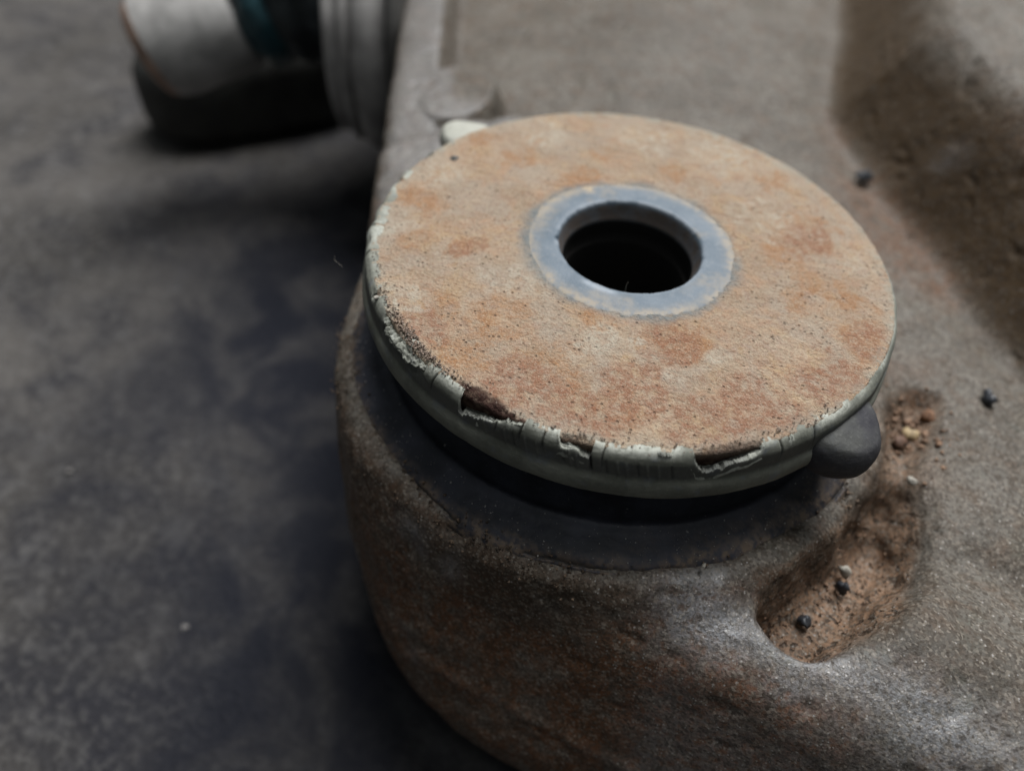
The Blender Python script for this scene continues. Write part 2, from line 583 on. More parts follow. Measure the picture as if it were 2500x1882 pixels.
def build_casting(parent):
    X = seg_axis([(-2.9, -1.6, 0.045), (-1.6, 2.1, 0.0155), (2.1, 3.6, 0.05)]).astype(np.float32)
    Y = seg_axis([(-2.5, -1.95, 0.035), (-1.95, 0.6, 0.0155), (0.6, 2.2, 0.024), (2.2, 6.2, 0.05)]).astype(np.float32)
    Z = seg_axis([(-2.1, -1.0, 0.035), (-1.0, -0.25, 0.0135), (-0.25, 0.45, 0.035)]).astype(np.float32)
    x2, y2 = np.meshgrid(X, Y, indexing='ij')
    top = top_height(x2.astype(float), y2.astype(float)).astype(np.float32)[:, :, None]
    dl = left_d(x2, y2)[:, :, None]
    df = front_d(x2, y2)[:, :, None]
    z = Z[None, None, :]
    drop = np.clip(-0.5 - z, 0, 3)
    d = smax(z - top, (df - 0.36 * drop).astype(np.float32), 0.20)
    d = smax(d, (dl - 0.04 * drop).astype(np.float32), 0.12)
    d = smax(d, (-0.75 * x2[:, :, None] - 0.66 * y2[:, :, None] - 1.225 - 0.10 * drop).astype(np.float32), 0.20)
    d = np.maximum(d, (x2[:, :, None] - 3.5))
    d = np.maximum(d, (y2[:, :, None] - 6.1))
    # the eye: a slightly flared barrel
    r = np.hypot(x2, y2)[:, :, None]
    prof = np.interp(Z, [-2.1, -1.9, -1.4, -0.95, -0.7, -0.48, -0.3], [1.12, 1.17, 1.225, 1.225, 1.205, 1.17, 1.11]).astype(np.float32)
    e = smax(r - prof[None, None, :], (z + 0.548) + 0 * r, 0.07)
    d = smin(d, e, 0.11)
    d = smax(d, -(z + 1.95) + 0 * d, 0.62)
    # bore for the bushing
    d = np.maximum(d, np.where(z > -0.85, 1.105 - r, -1)).astype(np.float32)
    ins = d < 0
    nx, ny, nz = d.shape
    cnt = np.zeros((nx - 1, ny - 1, nz - 1), np.int8)
    for a in (0, 1):
        for b in (0, 1):
            for c in (0, 1):
                cnt += ins[a:nx - 1 + a, b:ny - 1 + b, c:nz - 1 + c]
    act = (cnt > 0) & (cnt < 8)
    I, J, K = np.nonzero(act)
    idx = np.full(act.shape, -1, np.int32)
    idx[I, J, K] = np.arange(len(I))
    corner = [(a, b, c) for a in (0, 1) for b in (0, 1) for c in (0, 1)]
    val = {q: d[I + q[0], J + q[1], K + q[2]] for q in corner}
    S = np.zeros((len(I), 3))
    N = np.zeros(len(I))
    ax = (X, Y, Z)
    for q in corner:
        for k in range(3):
            if q[k] == 0:
                q2 = list(q)
                q2[k] = 1
                q2 = tuple(q2)
                v0, v1 = val[q], val[q2]
                m = (v0 < 0) != (v1 < 0)
                t = v0[m] / (v0[m] - v1[m])
                base = [I[m] + q[0], J[m] + q[1], K[m] + q[2]]
                P = np.stack([ax[j][base[j]] for j in range(3)], -1).astype(float)
                nxt = ax[k][base[k] + 1]
                P[:, k] += t * (nxt - P[:, k])
                S[m] += P
                N[m] += 1
    V = S / N[:, None]
    Fs = []
    for k in range(3):
        sl0 = [slice(None)] * 3
        sl1 = [slice(None)] * 3
        sl0[k] = slice(0, -1)
        sl1[k] = slice(1, None)
        a0, a1 = ins[tuple(sl0)], ins[tuple(sl1)]
        ch = a0 != a1
        o1, o2 = [j for j in range(3) if j != k]
        E = np.nonzero(ch)
        E = [np.asarray(q) for q in E]
        ok = (E[o1] > 0) & (E[o2] > 0) & (E[o1] < d.shape[o1] - 1) & (E[o2] < d.shape[o2] - 1)
        E = [q[ok] for q in E]
        flip = a0[tuple(E)]
        c = []
        for da, db in ((-1, -1), (0, -1), (0, 0), (-1, 0)):
            q = list(E)
            q[o1] = E[o1] + da
            q[o2] = E[o2] + db
            c.append(idx[tuple(q)])
        F = np.stack(c, -1)
        if k == 1:
            flip = ~flip
        F[~flip] = F[~flip][:, ::-1]
        Fs.append(F)
    F = np.concatenate(Fs)
    # light smoothing of the net
    e0 = F.ravel()
    e1 = np.roll(F, -1, axis=1).ravel()
    deg = np.bincount(e0, minlength=len(V)) + np.bincount(e1, minlength=len(V))
    for lam in (0.5, -0.5, 0.5, -0.48, 0.4):
        acc = np.stack([np.bincount(e0, V[e1, j], len(V)) + np.bincount(e1, V[e0, j], len(V)) for j in range(3)], -1)
        V = V + lam * (acc / deg[:, None] - V)
    # cast-skin relief
    fn = np.cross(V[F[:, 2]] - V[F[:, 0]], V[F[:, 3]] - V[F[:, 1]])
    nrm = np.stack([sum(np.bincount(F[:, c], fn[:, j], len(V)) for c in range(4)) for j in range(3)], -1)
    nrm /= np.linalg.norm(nrm, axis=1)[:, None] + 1e-12
    x, y, zz = V.T
    sd = poly_sd(x, y, POCKET)
    pocket = smoothstep(0.035, -0.015, sd + 0.03 * fbm(V, 7, 3, 14)) * smoothstep(-1.2, -0.95, zz)
    rr = np.hypot(x, y)
    rim = np.exp(-((rr - 1.17) / 0.05) ** 2) * smoothstep(-0.75, -0.55, zz)
    disp = 0.014 * fbm(V, 2.6, 3, 3) + 0.005 * fbm(V, 9, 3, 5) + 0.0035 * fbm(V, 26, 2, 8)
    disp -= 0.016 * smoothstep(0.30, 0.62, fbm(V, 5.5, 3, 12)) + 0.008 * smoothstep(0.32, 0.6, fbm(V, 13, 2, 13))
    # flash line left by the mould round the barrel
    seam = np.exp(-((zz + 1.27 + 0.03 * fbm(V, 2, 2, 16)) / 0.028) ** 2) * smoothstep(0.3, 0.6, np.hypot(nrm[:, 0], nrm[:, 1]))
    disp += 0.016 * seam * (0.6 + 0.6 * fbm(V, 7, 2, 17))
    disp += pocket * 0.020 * fbm(V, 14, 3, 15) + rim * 0.022 * fbm(V, 10, 3, 21)
    V = V + nrm * disp[:, None]
    # colour masks: stains and dirt, plus wear mixed with painted highlights
    nz_ = fbm(V, 1.6, 4, 31)
    front = smoothstep(-0.50, -0.95, -nrm[:, 1] * -1 - 0.0) if False else smoothstep(0.25, 0.75, -nrm[:, 1])
    rust = front * smoothstep(-0.35, 0.35, nz_ + 0.25)
    rust = np.maximum(rust, 0.75 * smoothstep(0.1, 0.5, fbm(V, 1.3, 3, 41)) * smoothstep(0.9, 1.3, x))
    xf = np.interp(y, FOOT_Y, FOOT_X)
    dd = (x - xf) * 0.86
    brown = smoothstep(-0.06, 0.08, dd + 0.05 * nz_) * smoothstep(0.46, 0.24, dd + 0.12 * nz_)
    dirt = np.clip(pocket * 1.0, 0, 1)
    crev = poly_sd(x, y, [(1.16, -0.46), (1.30, -0.42), (1.34, -0.22), (1.42, -0.05), (1.47, 0.13), (1.36, 0.13), (1.25, -0.02), (1.20, -0.25)])
    dirt = np.maximum(dirt, 0.8 * smoothstep(0.08, -0.02, crev + 0.05 * nz_))
    dirt = np.maximum(dirt, 0.55 * np.exp(-(((x - 1.25) / 0.16) ** 2 + ((y + 0.28) / 0.16) ** 2)))
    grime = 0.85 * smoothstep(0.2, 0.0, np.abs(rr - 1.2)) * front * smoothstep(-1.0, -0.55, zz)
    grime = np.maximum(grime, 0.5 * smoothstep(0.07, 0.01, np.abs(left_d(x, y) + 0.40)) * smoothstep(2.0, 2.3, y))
    wear_shine = 0.30 * seam * smoothstep(0.0, 0.4, fbm(V, 3.5, 3, 55) + 0.1)
    for (wx_, wy_, wz_, s, a) in WEAR_SHINE:
        q = ((x - wx_) ** 2 + (y - wy_) ** 2 + (zz - wz_) ** 2) / s ** 2
        wear_shine = np.maximum(wear_shine, a * np.exp(-q * (1 + 0.9 * fbm(V, 8, 2, 51))))
    ribtop = smoothstep(0.44, 0.34, -left_d(x, y)) * smoothstep(0.3, 0.7, y) + smoothstep(2.0, 1.8, rr) * smoothstep(-0.5, -0.8, x) * smoothstep(0.1, 0.5, y)
    wear_shine = np.maximum(wear_shine, 0.42 * np.clip(ribtop, 0, 1) * smoothstep(0.6, 0.85, nrm[:, 2]))
    tf = -front_d(x, y) + 0.36 * np.clip(-0.5 - zz, 0, 3)
    ridge = np.exp(-((tf - 0.10) / 0.11) ** 2) * smoothstep(0.25, 0.5, x) * smoothstep(1.9, 1.2, x)
    wear_shine = np.maximum(wear_shine, 0.95 * ridge * smoothstep(-0.7, 0.15, fbm(V, 3, 3, 61) + 0.1))  # highlight along the front ridge painted as a pale band
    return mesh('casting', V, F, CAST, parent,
                attrs=dict(rust=rust, brown=brown, dirt=dirt, grime=grime, wear_shine=np.clip(wear_shine, 0, 1)))


WEAR_SHINE = [(-0.556, -1.089, -0.658, 0.07, 0.7), (-0.52, -1.10, -0.72, 0.05, 0.6), (-0.39, -1.164, -0.724, 0.05, 0.6),
        (0.538, -1.054, -0.517, 0.06, 0.7), (0.47, -1.09, -0.53, 0.04, 0.6), (0.384, -1.158, -0.568, 0.08, 0.55),
        (0.592, -1.229, -0.624, 0.10, 0.6), (0.812, -1.309, -0.636, 0.10, 0.6), (-0.526, -1.324, -1.313, 0.06, 0.5),
        (-0.60, -1.28, -1.22, 0.05, 0.5), (1.663, 1.774, -0.378, 0.10, 0.6)]  # worn spots, and painted highlight spots along the ridge

arm = thing('control_arm', 'rusty grey cast suspension arm with a round eye, filling the right half', 'suspension arm',
            W3(0, 0, -1.98))
casting = build_casting(arm)

# ------------------------------------------------------------------ main bushing
bush = thing('rubber_bushing', 'rust-topped rubber bushing with a tan disc and zinc hole, pressed into the arm', 'bushing',
             W3(0, 0, -0.85))


def blobs(x, y, lst, P):
    m = np.zeros(len(x))
    jit = 1 + 1.1 * fbm(P, 11, 4, 71, 0.6)
    x = x + 0.05 * fbm(P, 7, 3, 72)
    y = y + 0.05 * fbm(P, 7, 3, 73)
    for bx_, by_, px in lst:
        s = px / 430.0
        q = ((x - bx_) ** 2 + (y - by_) ** 2) / s ** 2
        m = np.maximum(m, smoothstep(1.35, 0.45, q * jit))
    return m


ORANGE = [(-0.261, 0.354, 38), (-0.255, 0.43, 30), (-0.876, 0.024, 45), (-0.785, -0.246, 36), (-0.617, -0.192, 30),
          (-0.415, -0.572, 44), (-0.355, -0.479, 36), (0.232, -0.48, 58), (0.682, 0.277, 60), (0.589, 0.154, 50),
          (0.529, 0.623, 38), (0.107, 0.554, 28), (-0.542, 0.466, 36), (-0.756, 0.552, 33), (-0.194, 0.626, 25),
          (0.879, -0.293, 50), (0.762, -0.022, 35), (0.842, -0.105, 40), (0.606, -0.126, 30), (0.058, -0.884, 45),
          (-0.589, -0.552, 33), (-0.124, -0.712, 55), (-0.458, -0.77, 55), (-0.05, -0.47, 30)]
RED = [(0.145, -0.758, 60), (0.53, -0.745, 75), (0.756, -0.534, 65), (0.374, -0.848, 70), (0.20, -0.52, 50),
       (-0.652, -0.669, 40), (-0.041, -0.913, 60), (0.70, 0.25, 45), (0.9, -0.3, 40), (-0.6, -0.2, 26), (-0.25, -0.86, 60)]
PALE = [(-0.007, -0.564, 40), (0.088, -0.558, 25), (-0.087, -0.657, 25), (-0.736, -0.573, 40), (0.37, -0.518, 25),
        (0.892, 0.132, 30), (-0.505, 0.682, 60), (0.317, 0.804, 80), (0.412, 0.008, 20), (-0.384, -0.358, 60),
        (0.271, -0.658, 30), (-0.026, 0.809, 70), (-0.837, 0.25, 50), (-0.921, -0.153, 40), (0.494, 0.346, 60)]
DARK = [(-0.395, -0.915, 20), (-0.36, -0.930, 24), (-0.32, -0.947, 20), (-0.285, -0.958, 15), (-0.25, -0.968, 11), (-0.21, -0.976, 8)]

D2R = math.pi / 180


def azd(th, a):
    """signed angle difference th - a (degrees)"""
    return (np.degrees(th) - a + 180) % 360 - 180


# where the rubber lip has broken away: (azimuth, how far the edge has dropped)
CHIPS = [
    [(-114.6, 0), (-114.2, 0.092), (-112.6, 0.080), (-110.0, 0.060), (-107.0, 0.040), (-103.5, 0.020), (-99.5, 0.0)],
    [(-95.0, 0), (-94.3, 0.038), (-92.2, 0.030), (-90.2, 0.046), (-88.9, 0.056), (-88.4, 0.0)],
    [(-71.4, 0), (-70.4, 0.050), (-69.0, 0.086), (-66.4, 0.074), (-63.0, 0.048), (-60.0, 0.042), (-58.6, 0.026), (-57.6, 0.0)],
    [(-147.6, 0), (-146.8, 0.045), (-145.6, 0.020), (-144.6, 0)],
    [(157.5, 0), (159, 0.05), (161.5, 0.03), (163.5, 0)],
    [(171.6, 0), (172.4, 0.03), (174, 0)],
    [(-79.0, 0), (-77.5, 0.008), (-75.5, 0.012), (-74, 0)],
    [(-53.0, 0), (-52.5, 0.020), (-51.6, 0.008), (-50.8, 0)],
]


def chip_depth(th):
    a = np.degrees(th)
    a = (a + 180) % 360 - 180
    dep = np.zeros(len(a))
    wob = 0.35 * n1(a * 1.1, 91) + 0.15 * n1(a * 4.0, 92)
    for c in CHIPS:
        q = np.array(c)
        dep = np.maximum(dep, np.interp(a + wob, q[:, 0], q[:, 1], 0, 0))
    dep = dep * (1 + 0.30 * n1(a * 1.6, 93) + 0.15 * n1(a * 5.0, 94))
    return dep


def build_plate():
    nt, nr = 1080, 118
    rad = np.r_[np.linspace(0.398, 0.975, nr - 12), np.linspace(0.979, 1.0, 7)[:-0 or None]]
    prof = [(q, 0.0) for q in rad] + [(1.004, -0.006), (1.006, -0.02), (1.003, -0.05), (1.0, -0.09), (0.99, -0.13), (0.9, -0.135)]
    V, th = lathe(prof, nt)
    m = V.shape[1]
    P = V.reshape(-1, 3).copy()
    rr = np.hypot(P[:, 0], P[:, 1])
    topm = smoothstep(-0.02, -0.002, P[:, 2])
    P[:, 2] += topm * (0.0035 * fbm(P, 5, 3, 101) + 0.0020 * fbm(P, 22, 3, 105) + 0.0012 * fbm(P, 60, 2, 107))
    # the edge sags where the rubber has torn away
    cc = np.repeat(smoothstep(0.012, 0.035, chip_depth(th)), m)
    P[:, 2] -= cc * smoothstep(0.985, 1.0, rr) * 0.008 * (1 + 0.6 * fbm(P, 18, 2, 110)) * topm
    edge_n = 0.004 * n1(np.degrees(th) * 0.5, 112) + 0.003 * n1(np.degrees(th) * 2.2, 113)
    k = 1 + np.repeat(edge_n, m) * smoothstep(0.93, 1.0, rr)
    P[:, 0] *= k
    P[:, 1] *= k
    # soft dish towards the sleeve
    P[:, 2] -= 0.0005 * smoothstep(0.44, 0.40, rr)
    x, y = P[:, 0], P[:, 1]
    edge = smoothstep(0.945, 1.0, rr + 0.03 * fbm(P, 14, 3, 120))
    dark = blobs(x, y, DARK, P)
    dark = np.maximum(dark, smoothstep(-0.012, -0.04, P[:, 2]))  # shadow gap behind the chips painted onto the plate's side wall
    dark = np.maximum(dark, 0.75 * cc * smoothstep(0.978, 1.0, rr + 0.014 * fbm(P, 16, 3, 121)))
    return mesh('washer_plate', P, grid_faces(nt, m, flip=True), PLATE, bush,
                attrs=dict(orange=blobs(x, y, ORANGE, P), red=blobs(x, y, RED, P), pale=blobs(x, y, PALE, P),
                           dark=dark, edge=edge * (1 - dark),
                           zinc=smoothstep(0.462, 0.398, rr + 0.05 * fbm(P, 10, 4, 130))))


tag(build_plate(), 'tan rusty washer plate with orange blooms')

TICKS = [-110.2, -108.3, -104.2, -102.6, -100.3, -98.1, -93.3, -92.1, -90.9, -85.8, -83.8, -82.3, -80.3, -78.7, -76.8,
         -74.5]


def build_coat():
    nt = 2880
    base = resample([(0.972, -0.012), (0.984, 0.003), (0.996, 0.005), (1.010, 0.000), (1.021, -0.014), (1.028, -0.032),
                     (1.031, -0.065), (1.032, -0.098), (1.0335, -0.108), (1.043, -0.118), (1.050, -0.145),
                     (1.049, -0.175), (1.040, -0.200), (1.015, -0.213), (0.93, -0.216), (0.86, -0.22)], 52)
    base = soften(base, 1)
    V, th = lathe(base, nt)
    m = V.shape[1]
    az = np.degrees(th)
    rr = np.broadcast_to(base[None, :, 0], (nt, m)).copy()
    zz = np.broadcast_to(base[None, :, 1], (nt, m)).copy()
    A = np.broadcast_to(az[:, None], (nt, m))
    PX = np.stack([rr * np.cos(th)[:, None], rr * np.sin(th)[:, None], zz], -1).reshape(-1, 3)
    f = lambda s, o, sd: fbm(PX, s, o, sd).reshape(nt, m)
    lip = smoothstep(-0.05, -0.005, zz)
    # ragged inner edge of the lip and its uneven height
    inner = smoothstep(1.0, 0.975, rr) * lip
    rr = rr + inner * (0.022 * n1(az * 0.25, 131) + 0.014 * n1(az * 1.1, 132) + 0.008 * n1(az * 3.7, 135) - 0.018 * smoothstep(48, 22, np.abs(azd(th, -178))))[:, None]
    zz = zz + lip * (0.007 * n1(az * 0.16, 133) + 0.003 * n1(az * 0.9, 134) - 0.003)[:, None]
    # on the far side the lip lies flush with the plate
    far = smoothstep(-60, 0, -np.abs(azd(th, 60)) + 60)[:, None]
    zz = zz - lip * far * 0.007
    crack = np.zeros((nt, m))
    # fine cracks across the lip that split it into plates
    for a, wd, dp in [(-121, .16, .008), (-106.2, .14, .008), (-101.4, .16, .010), (-97.2, .18, .010), (-86.6, .14, .009),
                      (-139.5, .2, .010), (-54.0, .16, .006), (-47, .14, .006), (-160, .25, .010), (-169, .3, .012),
                      (-178, .25, .009), (150, .3, .012), (167, .3, .012)]:
        q = np.exp(-((azd(th, a)[:, None] + 0.9 * f(14, 2, 140)) / wd) ** 2)
        band = smoothstep(-0.09, -0.03, zz)
        rr = rr - q * band * dp
        zz = zz - q * lip * dp * 0.6
        crack = np.maximum(crack, 0.7 * q * band)
    # long crack running round the lip between top and side
    on = smoothstep(-0.1, 0.3, n1(az * 0.12, 142) + 0.15)[:, None]
    s = np.abs(zz + 0.004 - 0.006 * n1(az * 0.5, 141)[:, None])
    ring = np.exp(-(s / 0.003) ** 2) * smoothstep(1.006, 1.012, rr) * on
    rr = rr - ring * 0.005
    crack = np.maximum(crack, 0.8 * ring)
    # seam between the side band and the lower bead
    s = np.abs(zz + 0.106)
    crack = np.maximum(crack, 0.55 * np.exp(-(s / 0.003) ** 2) * smoothstep(-0.4, 0.2, n1(az * 0.2, 143))[:, None])
    # chips
    dep = chip_depth(th)[:, None]
    c = smoothstep(0.004, 0.012, dep)
    lim = 0.010 - dep
    gone = (zz > lim) & (dep > 0.003)
    jag = 0.006 * f(34, 2, 152)
    zz = np.where(gone, np.minimum(zz, lim + jag), zz)
    rr = np.where(gone, np.maximum(rr, 1.014 + 0.007 * f(18, 2, 153)), rr)
    torn = (gone & (c > 0.35)).astype(float)
    tear_low = (c > 0.35) & (zz > lim - 0.016 + 0.040 * f(11, 3, 154))
    torn = np.maximum(torn, 0.9 * tear_low)
    # moulded tick marks on the side band
    band = smoothstep(-0.104, -0.096, zz) * smoothstep(-0.034, -0.046, zz)
    for i, a in enumerate(TICKS):
        q = np.exp(-((azd(th, a)[:, None] + (zz + 0.07) * 14) / 0.20) ** 2)
        rr = rr + band * q * (0.0045 if i % 3 else -0.005)
        torn = np.maximum(torn, (0.28 if i % 3 else 0.0) * band * q)
        crack = np.maximum(crack, (0.0 if i % 3 else 0.35) * band * q)
    # the tall split at the end of the second chip
    q = np.exp(-((azd(th, -88.6)[:, None] + (zz + 0.06) * 12) / 0.22) ** 2) * smoothstep(-0.112, -0.085, zz)
    rr = rr - q * 0.014
    crack = np.maximum(crack, q)
    # wrinkled, crumbling stretch on the left
    wr = smoothstep(10.5, 7.0, np.abs(azd(th, -132)))[:, None] * smoothstep(-0.095, -0.04, zz)
    rr = rr + wr * (0.016 * f(22, 3, 160) - 0.010)
    zz = zz + wr * (0.016 * f(24, 3, 161) - 0.006)
    wr2 = smoothstep(26, 16, np.abs(azd(th, 178)))[:, None] * smoothstep(-0.12, -0.03, zz)
    rr = rr + wr2 * (0.012 * f(14, 3, 162) - 0.004)
    # overall unevenness
    rr = rr + 0.004 * f(6, 3, 170) + 0.0012 * f(30, 2, 171)
    zz = zz + 0.002 * f(8, 2, 172)
    P = np.stack([rr * np.cos(th)[:, None], rr * np.sin(th)[:, None], zz], -1).reshape(-1, 3)
    light = 0.9 * smoothstep(-0.022, -0.004, zz) * smoothstep(-0.35, 0.25, f(9, 4, 173))
    torn = np.clip(np.maximum(torn * (0.7 + 0.3 * f(25, 2, 174)), light) + wr * 0.35, 0, 1)
    worn = 0.55 * smoothstep(-0.08, -0.11, zz) * 0 + 0.75 * smoothstep(-0.195, -0.215, zz)
    dk = 0.55 * smoothstep(-50, -85, -np.abs(azd(th, -60)) * 1.0 - 25)[:, None] * 0
    side = smoothstep(-0.03, -0.045, zz) * smoothstep(-0.105, -0.095, zz) * 0.55
    worn = np.clip(worn + side + dk, 0, 1)
    return mesh('rubber_coat', P, grid_faces(nt, m, flip=True), RUBBER, bush, attrs=dict(torn=torn.ravel(), worn=worn.ravel(), crack=crack.ravel()))


tag(build_coat(), 'grey-green cracked rubber edge with torn chips')


def build_skirt():
    nt = 1600
    prof = soften(resample([(0.90, -0.19), (0.86, -0.23), (0.80, -0.30), (0.79, -0.36), (0.83, -0.42), (0.92, -0.455),
                            (1.00, -0.475), (1.06, -0.492), (1.105, -0.512), (1.14, -0.540), (1.155, -0.575), (1.145, -0.61), (1.10, -0.66)], 170), 7)
    V, th = lathe(prof, nt)
    m = V.shape[1]
    P = V.reshape(-1, 3).copy()
    rr = np.hypot(P[:, 0], P[:, 1])
    k = 1 + 0.004 * fbm(P, 4, 3, 201)
    P[:, 0] *= k
    P[:, 1] *= k
    P[:, 2] += 0.004 * fbm(P, 5, 3, 203) + 0.0015 * fbm(P, 30, 2, 204)
    # a shallow ring fold
    P[:, 2] += 0.010 * np.exp(-((rr - 0.985) / 0.02) ** 2) * (P[:, 2] < -0.4)
    dust = smoothstep(1.06, 1.14, rr + 0.05 * fbm(P, 7, 3, 205))
    dust = np.maximum(dust, 0.25 * smoothstep(0.0, 0.5, fbm(P, 5, 3, 206)))
    th_all = np.repeat(th, m)
    dust = np.clip(dust + 0.5 * smoothstep(60, 30, np.abs(azd(th_all, -20))) * smoothstep(0.98, 1.08, rr), 0, 1)
    # the dried dirt skin has split along the rim
    azn = np.degrees(th_all)
    line = 1.128 + 0.016 * n1(azn * 0.10, 207) + 0.006 * n1(azn * 0.7, 208)
    gate = smoothstep(0.02, 0.25, n1(azn * 0.055, 209) + 0.28) * smoothstep(62, 50, np.abs(azd(th_all, -78)))
    ck = np.exp(-((rr - line) / 0.0055) ** 2) * gate * (P[:, 2] > -0.58)
    P[:, 2] -= 0.012 * ck
    P[:, 2] += 0.006 * smoothstep(0.0, 0.012, rr - line) * gate * smoothstep(0.03, 0.015, rr - line) * (P[:, 2] > -0.58)
    return mesh('rubber_neck', P, grid_faces(nt, m, flip=True), SKIRT, bush, attrs=dict(dust=dust, crack=np.clip(ck, 0, 1)))


tag(build_skirt(), 'black rubber neck and skirt under the disc')


def build_sleeve():
    nt = 540
    prof = np.array([(0.425, -0.03), (0.424, -0.012), (0.418, -0.004), (0.410, -0.0005), (0.400, 0.0008), (0.392, 0.0012), (0.384, 0.0015),
                     (0.376, 0.0018), (0.364, 0.0022), (0.346, 0.0028), (0.325, 0.0032), (0.305, 0.0034), (0.293, 0.003), (0.287, 0.000),
                     (0.283, -0.005), (0.281, -0.010), (0.278, -0.020), (0.273, -0.036), (0.268, -0.052), (0.264, -0.064),
                     (0.260, -0.072), (0.2595, -0.085), (0.261, -0.13), (0.264, -0.17), (0.254, -0.175), (0.252, -0.19), (0.252, -0.6), (0.252, -1.9)])
    V, th = lathe(prof, nt)
    m = len(prof)
    P = V.reshape(-1, 3).copy()
    i = np.tile(np.arange(m), nt)
    tt = np.repeat(th, m)
    rr = np.hypot(P[:, 0], P[:, 1])
    az = np.degrees(tt)
    # nicked inner edge
    nick = np.exp(-(azd(tt, -171) / 2.2) ** 2) * 0.010 + 0.0035 * np.clip(n1(az * 0.8, 221), 0, 1) + 0.003 * n1(az * 0.15, 223)
    near = ((i >= 12) & (i <= 15)).astype(float)
    k = 1 + near * nick / 0.28
    P[:, 0] *= k
    P[:, 1] *= k
    P[:, 2] += (i < 13) * 0.0015 * fbm(P, 12, 2, 222)
    out = smoothstep(0.355, 0.405, rr + 0.03 * fbm(P, 10, 3, 224)) * 0.7
    stain = np.maximum(out, 0.45 * smoothstep(30, 5, np.abs(azd(tt, 170))) * smoothstep(0.31, 0.37, rr))
    stain = np.maximum(stain, smoothstep(7, 2, np.abs(azd(tt, 126)) + 3 * n1(az * 0.5, 225)) * smoothstep(0.34, 0.37, rr))
    stain = np.maximum(stain, 0.35 * smoothstep(0.1, 0.5, fbm(P, 8, 3, 226)))
    bright = 0.8 * np.exp(-((rr - 0.287) / 0.006) ** 2) * smoothstep(-0.2, 0.3, n1(az * 0.08, 227) + 0.1) * (i < 16)
    bright = np.maximum(bright, 0.8 * np.exp(-((rr - 0.305) / 0.008) ** 2) * smoothstep(16, 8, np.abs(azd(tt, -105))) * (i < 16))
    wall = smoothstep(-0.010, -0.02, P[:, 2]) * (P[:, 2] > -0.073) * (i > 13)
    bore_dark = (smoothstep(-0.068, -0.084, P[:, 2])) * (i > 13)  # bore turns near-black below the chamfer
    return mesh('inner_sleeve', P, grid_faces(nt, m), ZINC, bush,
                attrs=dict(stain=np.clip(stain * (i < 14), 0, 1), bright=np.clip(bright, 0, 1), bore_dark=bore_dark, wall=wall * 0.8))


tag(build_sleeve(), 'blue-grey zinc ring around a dark bolt hole')


def ellipsoid(nu=40, nv=24):
    u = np.linspace(0, 2 * np.pi, nu, endpoint=False)
    v = np.linspace(-np.pi / 2, np.pi / 2, nv)
    uu, vv = np.meshgrid(u, v, indexing='ij')
    P = np.stack([np.cos(vv) * np.cos(uu), np.cos(vv) * np.sin(uu), np.sin(vv)], -1).reshape(-1, 3)
    return P, grid_faces(nu, nv)


def build_nub(az, z0, size, reach, torn, worn, seed, cream=0.0):
    """a moulded ear standing out radially from the rubber edge"""
    P, F = ellipsoid(64, 40)
    # superellipsoid-ish: flat inner side, round outer end
    S = np.sign(P) * np.abs(P) ** np.array([0.92, 0.92, 0.88])
    S[:, 2] = np.where(S[:, 2] > 0.62, 0.62 + 0.35 * (S[:, 2] - 0.62), S[:, 2])
    lx, ly, lz = S[:, 0] * reach, S[:, 1] * size[0], S[:, 2] * size[1]
    ly = ly * (1 - 0.22 * smoothstep(0.0, 1.0, S[:, 0]))
    lz = lz - 0.25 * size[1] * smoothstep(-0.2, 1, S[:, 0])
    c, s = math.cos(az * D2R), math.sin(az * D2R)
    rr = 1.02 + (0.05 if cream else 0.0) + lx
    x = rr * c - ly * s
    y = rr * s + ly * c
    Q = np.stack([x, y, z0 + lz], -1)
    Q = Q + (0.007 * fbm(Q, 9, 3, seed) + 0.0025 * fbm(Q, 40, 2, seed + 1))[:, None] * P
    t = np.clip(torn + 0.15 * fbm(Q, 14, 2, seed + 3), 0, 1)
    worn = worn - 0.28 * smoothstep(0.2, 0.7, P[:, 2]) * smoothstep(-0.5, 0.4, fbm(Q, 10, 3, seed + 9))
    return mesh('rubber_nub', Q, F, RUBBER, bush, attrs=dict(torn=t, worn=np.clip(worn + 0 * t, 0, 1), cream=np.full(len(Q), cream)))


tag(build_nub(-37.0, -0.140, (0.165, 0.118), 0.150, 0.0, 1.0, 301), 'dark rounded rubber ear at lower right of disc')
tag(build_nub(141.5, -0.105, (0.13, 0.085), 0.20, 0.5, 0.0, 302, 0.8), 'pale cream rubber ear at upper left of disc')


def build_curl(az, r0, z0, rad, seed):
    """one crumpled roll of rubber on the crumbling stretch of the lip"""
    P, F = ellipsoid(28, 16)
    Q = P * np.array([rad * 0.75, rad * 1.1, rad * 0.55])
    Q = Q + (0.38 * rad * fbm(P + seed, 2.2, 3, seed))[:, None] * P
    fold = 0.22 * rad * np.sin(P[:, 1] * 7 + seed)
    Q[:, 2] += fold * (P[:, 2] > -0.2)
    c, s = math.cos(az * D2R), math.sin(az * D2R)
    x = (r0 + Q[:, 0]) * c - Q[:, 1] * s
    y = (r0 + Q[:, 0]) * s + Q[:, 1] * c
    V = np.stack([x, y, z0 + Q[:, 2]], -1)
    return mesh('rubber_curl', V, F, RUBBER, bush,
                attrs=dict(torn=np.clip(0.45 + 0.5 * fbm(P, 3, 2, seed), 0, 1), worn=np.zeros(len(V))))


